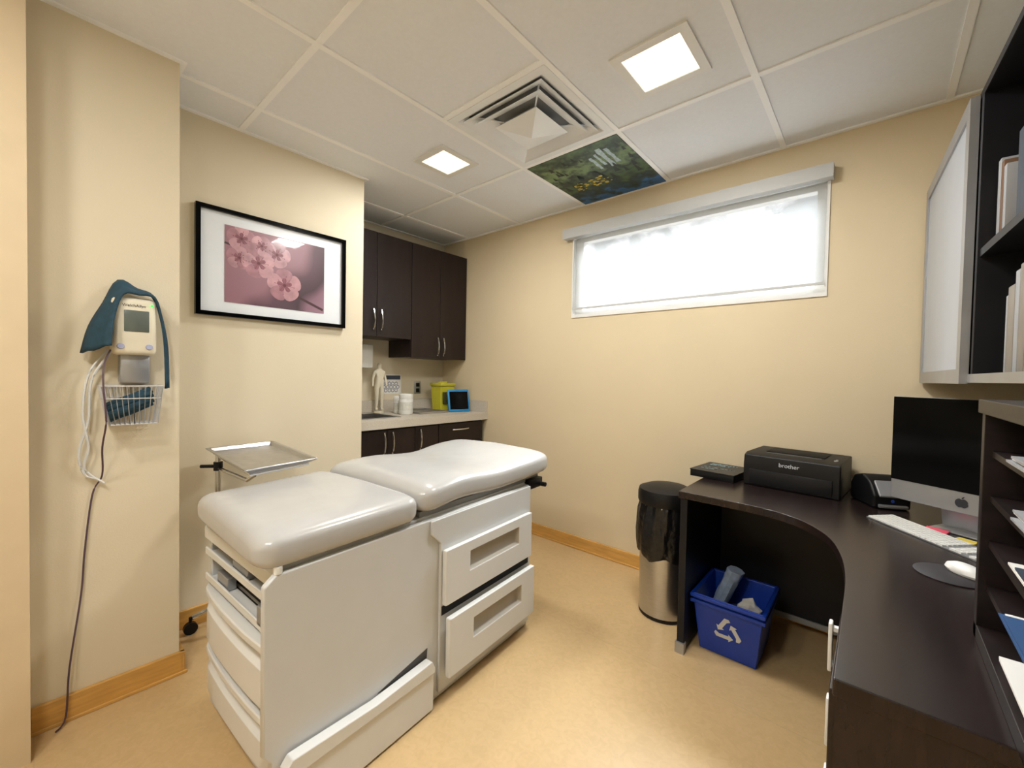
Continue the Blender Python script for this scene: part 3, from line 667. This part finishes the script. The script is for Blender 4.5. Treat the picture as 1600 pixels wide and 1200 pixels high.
# recycling bin
rbn=thing('recycling_bin',(-.475,2.2,0),'blue plastic recycling box with white recycling symbol','recycling bin')
b=B();bt=[(-.598,2.07),(-.362,2.07),(-.362,2.33),(-.598,2.33)];tp=[(-.622,2.03),(-.332,2.03),(-.332,2.362),(-.622,2.362)];ti=[(-.612,2.04),(-.342,2.04),(-.342,2.352),(-.612,2.352)];bi=[(-.59,2.08),(-.37,2.08),(-.37,2.32),(-.59,2.32)]
V=[[b.verts.new((x,y,z)) for x,y in q] for q,z in((bt,.002),(tp,.27),(ti,.27),(bi,.012))]
bridge(b,V,0,True);part(b,'box_shell',rbn,M_blue,bev=.006)
b=B()
for z,e in((.262,.008),(.235,.003)):
    for q in((-.63,-.324,2.03-e-.004,2.03-e+.006),(-.63,-.324,2.356,2.37)): box(b,q[0],q[1],q[2],q[3],z-.008,z+.008,bev=.002)
    for q in((-.63,-.618,2.022,2.37),(-.336,-.324,2.022,2.37)): box(b,q[0],q[1],q[2],q[3],z-.008,z+.008,bev=.002)
part(b,'rim',rbn,M_blue)
upv=Vector((0,-.04,.268)).normalized()
MS=TM((-.475,2.0495,.135),(1,0,0),upv)
b=B()
for k in range(3):
    a=math.radians(120*k)
    def rot(p): return ((p[0]*math.cos(a)-p[1]*math.sin(a))*1.1,(p[0]*math.sin(a)+p[1]*math.cos(a))*1.1)
    flat(b,MS,[rot(p) for p in[(.004,-.036),(-.028,-.036),(-.028,-.020),(.004,-.020)]],0,.002)
    flat(b,MS,[rot(p) for p in[(-.028,-.036),(-.042,-.036),(-.050,-.022),(-.044,-.0115),(-.031,-.020),(-.028,-.020)]],0,.002)
    flat(b,MS,[rot(p) for p in[(.004,-.045),(.022,-.028),(.004,-.011)]],0,.002)
part(b,'recycling_symbol',rbn,M_txtw,smooth=0,label='white recycling arrows symbol')
b=B();rings=[]
for i in range(7):
    z=.155+i*.032;r=.055+.002*i
    rings.append([b.verts.new((-.56+.03*i/6+(r+.006*math.sin(k*2.1+i))*math.cos(k*math.pi/9)*.55,2.25+(r+.004*math.sin(k*3))*math.sin(k*math.pi/9)*.6,z)) for k in range(18)])
bridge(b,rings,0,True)
bmesh.ops.rotate(b,cent=(-.55,2.25,.16),matrix=Matrix.Rotation(math.radians(12),3,'Y'),verts=b.verts)
solo(b,'crumpled_wrapper',(-.55,2.25,.16),mat('clear_film',(160,178,205),.3,var=.2,scale=30),'rolled translucent plastic wrapper in the recycling box','trash')
b=B()
bmesh.ops.create_icosphere(b,subdivisions=2,radius=.045,matrix=Matrix.Translation((-.42,2.2,.20)))
for v in b.verts: v.co+=Vector((random.uniform(-.012,.012),random.uniform(-.012,.012),random.uniform(-.014,.01)))
solo(b,'crumpled_paper',(-.42,2.2,.155),M_paper,'crumpled white paper in the recycling box','paper',smooth=0)
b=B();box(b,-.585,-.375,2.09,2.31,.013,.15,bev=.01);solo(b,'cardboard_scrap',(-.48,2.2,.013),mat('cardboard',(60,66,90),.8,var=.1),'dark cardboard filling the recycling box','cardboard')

# ---------------------------------------------------------------- desk
dk=thing('desk',(.0,1.9,0),'dark espresso laminate corner desk with curved inner edge','desk')
cv=smoothpath([(-.674,1.952,0),(-.50,1.95,0),(-.34,1.940,0),(-.21,1.885,0),(-.115,1.76,0),(-.07,1.6,0),(-.05,1.42,0),(-.046,1.2,0),(-.044,.92,0)],5)
poly=[(p.x,p.y) for p in cv]+[(.585,.92),(.505,2.62),(-.674,2.62)]
b=B();prism(b,poly,.718,.75);part(b,'desk_top',dk,M_desk,bev=.003)
b=B();box(b,-.668,-.636,1.965,2.61,.012,.717);part(b,'side_panel',dk,M_blackwood,bev=.002)
b=B();box(b,-.672,-.632,1.955,1.985,.0,.05);part(b,'desk_foot',dk,M_alu,label='silver foot cap')
b=B();box(b,-.636,.499,2.54,2.56,.06,.717);part(b,'modesty_panel',dk,M_blackwood)
b=B();box(b,-.636,.2,2.53,2.54,.05,.075);part(b,'cable_rail',dk,M_grey)
b=B();box(b,-.03,.55,.935,1.27,.01,.717);part(b,'pedestal_body',dk,M_desk)
b=B();box(b,-.04,.57,.925,.943,.0,.717);part(b,'end_panel',dk,M_desk)
for za,zb in((.54,.712),(.37,.532),(.05,.36)):
    b=B();box(b,-.05,-.031,.95,1.268,za,zb);d=part(b,'drawer',dk,M_desk,bev=.002)
    b=B();zc1=zb-.014;zc0=zc1-.115
    box(b,-.070,-.062,1.235,1.262,zc0,zc1,bev=.003);box(b,-.064,-.05,1.242,1.255,zc0+.01,zc0+.02);box(b,-.064,-.05,1.242,1.255,zc1-.02,zc1-.01);part(b,'handle',d,M_white,label='white bar handle')
b=B();box(b,.2,.22,1.27,2.54,.06,.717);part(b,'knee_panel',dk,M_blackwood)

ZD=.7505
bk=thing('booklet',(-.615,2.43,ZD),'thick black booklet with small printed cover','book',rot=math.radians(-6))
b=B();box(b,-.112,.105,-.13,.13,0,.034,bev=.002);part(b,'pages',bk,M_black,world=False)
b=B();box(b,-.114,.107,-.132,.132,.034,.038);part(b,'cover',bk,mat('cover_print',(20,26,32),.4,var=.2),world=False)
def M_lines():
    m=mat('cover_text_ink',(130,160,168),.6,var=.02);nt=m.node_tree;N=nt.nodes;K=nt.links;bs=N['Principled BSDF'];cr=N['Color Ramp']
    tcn=N['Texture Coordinate'];wv=N.new('ShaderNodeTexNoise');mp=N.new('ShaderNodeMapping');mp.inputs['Scale'].default_value=(60,2,2)
    K.new(tcn.outputs['Object'],mp.inputs['Vector']);K.new(mp.outputs['Vector'],wv.inputs['Vector']);wv.inputs['Scale'].default_value=2
    gt=N.new('ShaderNodeMath');gt.operation='GREATER_THAN';gt.inputs[1].default_value=.47;K.new(wv.outputs['Fac'],gt.inputs[0])
    mx=N.new('ShaderNodeMix');mx.data_type='RGBA';mx.inputs[6].default_value=lin((20,26,32));K.new(gt.outputs[0],mx.inputs[0]);K.new(cr.outputs['Color'],mx.inputs[7]);K.new(mx.outputs[2],bs.inputs['Base Color']);return m
Ml=M_lines()
for i,(u0,u1,v) in enumerate([(-.09,.05,.085),(-.09,.02,.055),(-.09,.07,-.02),(-.09,.0,-.06)]):
    b=B();box(b,u0,u1,v,v+(.016 if i<2 else .009),.038,.0385);part(b,'printed_line',bk,Ml,world=False)
pt_=thing('laser_printer',(-.285,2.465,ZD),'black boxy compact laser printer on the desk','printer',rot=math.radians(-5))
b=B()
prof=[(-.155,0),(.15,0),(.15,.158),(-.115,.158),(-.150,.148),(-.158,.10)]
prism(b,prof,-.192,.192,axis='x');part(b,'housing',pt_,M_black,world=False,bev=.006)
b=B();box(b,-.165,.165,-.163,-.150,.012,.080,bev=.003);part(b,'paper_tray',pt_,mat('tray_black',(22,22,25),.45,spec=.3),world=False)
b=B();box(b,-.12,.12,-.06,.10,.1585,.162,bev=.002);part(b,'output_tray',pt_,mat('slot_black',(10,10,12),.6,spec=.2),world=False)
b=B();box(b,-.11,.11,-.105,-.07,.1581,.160);part(b,'paper_slot',pt_,mat('slot_grey',(60,60,62),.6),world=False)
for y,r in((-.09,.008),(-.06,.005)):
    b=B();cyl(b,(.165,y,.158),(.165,y,.162),r,seg=12);part(b,'button',pt_,M_grey,world=False)
text('brother',.026,TM((.0,-.1572,.116),(1,0,0),(0,-.0,1)),M_txtw,pt_,world=False,ext=.002)
lp=thing('label_printer',(.02,2.37,ZD),'small black and silver desktop label printer','label printer',rot=math.radians(28))
b=B();pr_=[(-.085,0),(.085,0),(.088,.07),(.06,.11),(.0,.128),(-.05,.105),(-.088,.055)]
prism(b,pr_,-.066,.066,axis='x');part(b,'housing',lp,M_black,world=False,bev=.010)
b=B();prism(b,[(-.096,.056),(-.091,.048),(-.046,.098),(-.052,.111)],-.048,.048,axis='x');part(b,'front_cover',lp,mat('mid_silver',(165,167,171),.4,.4),world=False,bev=.003)
b=B();box(b,-.05,.05,-.098,-.084,.006,.020,bev=.003);part(b,'base_strip',lp,M_alu,world=False)
b=B();cyl(b,(0,-.090,.034),(0,-.083,.036),.006,seg=14);part(b,'indicator_light',lp,mat('blue_lens',(60,90,190),.3),world=False)
# all-in-one computer
HW=.205
dv=Vector((.866,-.5,0));mc=Vector((.05,2.175,0))+dv*HW
im=thing('desktop_computer',(mc.x,mc.y,ZD),'slim aluminium all-in-one computer with black screen','computer',rot=math.atan2(-.5,.866))
b=B();box(b,-HW,HW,0,.012,.077,.465)
prism(b,[(0.012,.10),(.035,.18),(.035,.38),(.012,.44)],-.16,.16,axis='x');part(b,'display_housing',im,M_alu,world=False,bev=.003)
b=B();box(b,-HW+.001,HW-.001,-.002,0,.150,.464);part(b,'screen',im,M_blackg,world=False)
b=B();prism(b,[(.03,.20),(.045,.20),(.085,.006),(.07,.006)],-.08,.08,axis='x');box(b,-.085,.085,.0,.13,0,.006,bev=.002);part(b,'stand',im,M_alu,world=False)
b=B();MA=TM((0,-.0012,.112),(1,0,0),(0,0,1))
ap=[]
for k in range(36):
    t=2*math.pi*k/36;r=.0165*(1-.10*math.cos(2*t+math.pi)*.6);x=r*math.cos(t);y=r*math.sin(t)*1.05
    if y>0: y-=.004*math.exp(-(x/.004)**2)
    if y<0: y+=.003*math.exp(-(x/.004)**2)
    dx,dy=x-.017,y-.002
    dd=math.hypot(dx,dy)
    if dd<.008: x=.017-.008*abs(dx)/max(dd,1e-6)
    ap.append((x,y))
flat(b,MA,ap);flat(b,MA,[(0,.014),(.004,.016),(.008,.024),(.003,.022),(0,.018)]);part(b,'logo',im,M_txt,world=False,smooth=0)
# keyboard
kd=Vector((.643,-.766,0));kc=Vector((-.014,2.103,0))+kd*.21+Vector((.766,.643,0))*.047
kb=thing('keyboard',(kc.x,kc.y,ZD),'slim aluminium keyboard with white keys','keyboard',rot=math.atan2(-.766,.643))
b=B();prism(b,[(-.05,0),(.05,0),(.05,.010),(-.05,.004)],-.21,.21,axis='x');part(b,'keyboard_tray',kb,M_alu,world=False)
b=B()
for r_ in range(6):
    y=-.046+r_*.0156;x=-.206
    while x<.20:
        wk=.0165
        if r_==0 and -.13<x<-.02: wk=.09
        z=.004+.006*(y+.05)/.1
        if not(abs(x-.075)<.004 or abs(x-.135)<.004): box(b,x,min(x+wk,.207),y,y+.0135,z,z+.0045)
        x+=wk+.0025
kc_=part(b,'keycaps',kb,M_white,world=False,smooth=0);kc_['kind']='stuff'
b=B();lathe(b,(.165,1.63,ZD),[(.075,0),(.075,.002),(.072,.003)],40);solo(b,'mouse_pad',(.165,1.63,ZD),mat('pad_charcoal',(34,27,31),.6),'round dark mouse pad on the desk','mouse pad')
b=B();lathe(b,(0,0,0),[(.028,.0),(.031,.006),(.028,.016),(.017,.024),(.004,.026)],28,sx=.9,sy=1.6);solo(b,'computer_mouse',(.195,1.66,ZD+.0035),M_white,'glossy white computer mouse on round pad','mouse',rot=.7,world=False)
for x,y,s,m_,lb,r_ in[(.232,2.0,.026,M_ynote,'yellow sticky note pad by the keyboard',.3),(.17,2.075,.030,M_pink,'pink sticky note pad by the keyboard',.5)]:
    b=B();box(b,-s,s,-s,s,0,.006);solo(b,'sticky_note_pad',(x,y,ZD),m_,lb,'notepad',rot=r_-.8,world=False)

# ---------------------------------------------------------------- mail organizer
M_org=mat('organizer_laminate',(32,24,24),.36,var=.3,scale=10,stretch=(1,1,4),spec=.3)
og=thing('mail_organizer',(.33,.95,ZD),'dark espresso desktop paper organizer with open slots','organizer')
ox0,ox1,oy0,oy1,oz1=.165,.495,.62,1.285,1.238
b=B();box(b,ox0,ox1,oy1-.028,oy1,ZD,oz1-.028);box(b,ox0,ox1,oy0,oy0+.028,ZD,oz1-.028);box(b,ox0-.006,ox1,oy0-.004,oy1+.004,oz1-.028,oz1);box(b,ox1-.01,ox1,oy0,oy1,ZD,oz1-.03);box(b,ox0,ox1,oy0,oy1,ZD,ZD+.03)
part(b,'carcass',og,M_org,bev=.0015)
zs=[.86,.95,1.04,1.13]
for z in zs:
    b=B();box(b,ox0+.012,ox1-.01,oy0+.028,oy1-.028,z-.006,z+.006);part(b,'shelf',og,M_org)
specs=[(.016,M_paper,'white papers in the bottom slot of the organizer'),(.010,M_bluef,'blue folder and papers in an organizer slot'),(.014,M_slate,'slate folder and papers in an organizer slot'),(.013,M_bwhite,'stack of papers in an organizer slot'),(.015,M_bwhite,'stack of papers in an organizer slot')]
for (hh,m_,lb),z in zip(specs,[ZD+.03]+[q+.006 for q in zs]):
    b=B();k=3
    for j in range(k): box(b,ox0+.006+random.uniform(0,.012),ox0+.24,.75+random.uniform(0,.02),1.09+random.uniform(-.03,.03),z+.0004+hh*j/k,z+hh*(j+1)/k-.0006,mi=0 if j!=1 else 1)
    solo(b,'paper_stack',(.3,.9,z),[m_,M_paper],lb,'paper',group='paper stacks in the organizer')

# ---------------------------------------------------------------- upper cabinet on right wall (pivoted to follow the wall)
PV=Vector((.163,2.628,1.272))
uc=thing('wall_shelf_cabinet',tuple(PV),'black wall cabinet with frosted sliding door and open shelves','cabinet')
ux=.163;uy0,uy1,uz0,uz1=.45,2.612,1.275,2.125;tk=.022;ub=.495;yd=1.80
b=B();box(b,ux,ub,uy0,uy1,uz0,uz0+tk);box(b,ux,ub,uy0,uy1,uz1-tk,uz1);box(b,ub-.01,ub,uy0,uy1,uz0+tk,uz1-tk);box(b,ux,ub-.01,uy1-tk,uy1,uz0+tk,uz1-tk);box(b,ux,ub-.01,uy0,uy0+tk,uz0+tk,uz1-tk);box(b,ux,ub-.01,yd,yd+tk,uz0+tk,uz1-tk)
part(b,'carcass',uc,M_blackwood,bev=.001)
b=B();box(b,ux+.005,ub-.01,uy0+tk,yd,1.635,1.657);part(b,'shelf',uc,M_blackwood)
fwd_=.045;dx0,dx1=ux-.022,ux-.002;dy0,dy1=1.83,2.625;dz0,dz1=1.268,2.115
b=B();box(b,dx0,dx1,dy0,dy1,dz0,dz0+fwd_);box(b,dx0,dx1,dy0,dy1,dz1-fwd_,dz1);box(b,dx0,dx1,dy0,dy0+fwd_,dz0+fwd_,dz1-fwd_);box(b,dx0,dx1,dy1-fwd_,dy1,dz0+fwd_,dz1-fwd_)
sdr=part(b,'door',uc,M_alu,label='silver framed sliding door')
b=B();box(b,dx0+.006,dx1-.006,dy0+fwd_,dy1-fwd_,dz0+fwd_,dz1-fwd_)
bmesh.ops.translate(b,verts=b.verts,vec=-PV);me_=mesh_from(b,'glass_pane',[M_frost]);gp=bpy.data.objects.new('glass_pane',me_);COL.objects.link(gp);gp.parent=sdr;gp['label']='frosted glass pane'
b=B();box(b,ux-.004,ux,uy0,1.83,1.272,1.297);part(b,'slide_rail',uc,M_alu)
uc.rotation_euler=(0,0,RA)
RM=Matrix.Translation(PV)@Matrix.Rotation(RA,4,'Z')@Matrix.Translation(-PV)
def book(y,wd,z,h,d,m_,lab,g):
    b=B();x0=ux+.03
    box(b,0,d,-wd/2,wd/2,0,h,bev=.003)
    box(b,.0025,d-.002,-wd/2+.004,wd/2-.004,h-.0005,h+.0006,mi=1)
    p=RM@Vector((x0,y+wd/2,z))
    solo(b,'binder',tuple(p),[m_,M_bwhite],lab,'binder',group=g,rot=RA,world=False)
z1_=1.298
yy=1.66
for wd,h,m_,lab in[(.012,.20,M_bwhite,'thin off-white folder on the lower shelf'),(.05,.22,M_beige,'beige binder standing on the lower shelf'),(.03,.25,M_bwhite,'tall off-white binder on the lower shelf'),(.045,.26,M_beige,'tall beige binder on the lower shelf'),(.04,.22,M_beige,'beige binder standing on the lower shelf'),(.05,.25,M_bwhite,'tall off-white binder on the lower shelf'),(.06,.24,M_slate,'slate grey binder on the lower shelf'),(.06,.22,M_beige,'beige binder standing on the lower shelf')]:
    yy-=wd+.004
    book(yy,wd,z1_,h,.22,m_,lab,'binders on the lower shelf')
yy=1.785
for wd,h,m_,lab in[(.025,.235,M_bwhite,'off-white book on the upper shelf'),(.022,.22,M_maroon,'brown book on the upper shelf'),(.022,.20,M_bwhite,'off-white book on the upper shelf'),(.08,.24,M_slate,'large slate binder on the upper shelf'),(.05,.25,M_slate,'slate binder on the upper shelf'),(.05,.28,M_slate,'tall slate binder on the upper shelf'),(.05,.28,M_bwhite,'off-white binder on the upper shelf')]:
    yy-=wd+.004
    if wd==.08: yy-=.09
    book(yy,wd,1.658,h,.22,m_,lab,'binders on the upper shelf')

# ---------------------------------------------------------------- camera
rho=math.radians(1.12);th=math.radians(1.31)
F=Vector((-.657,.754,0)).normalized();R=Vector((F.y,-F.x,0))
fw_=F*math.cos(th)-Vector((0,0,1))*math.sin(th);up0=R.cross(fw_)
rc=R*math.cos(rho)+up0*math.sin(rho);uc_=up0*math.cos(rho)-R*math.sin(rho)
mm=Matrix((rc,uc_,-fw_)).transposed().to_4x4();mm.translation=(0,0,1.27)
cd=bpy.data.cameras.new('camera');cd.sensor_width=36;cd.lens=655/1600*36;cd.clip_start=.02
co=bpy.data.objects.new('camera',cd);co.matrix_world=mm;COL.objects.link(co);scene.camera=co
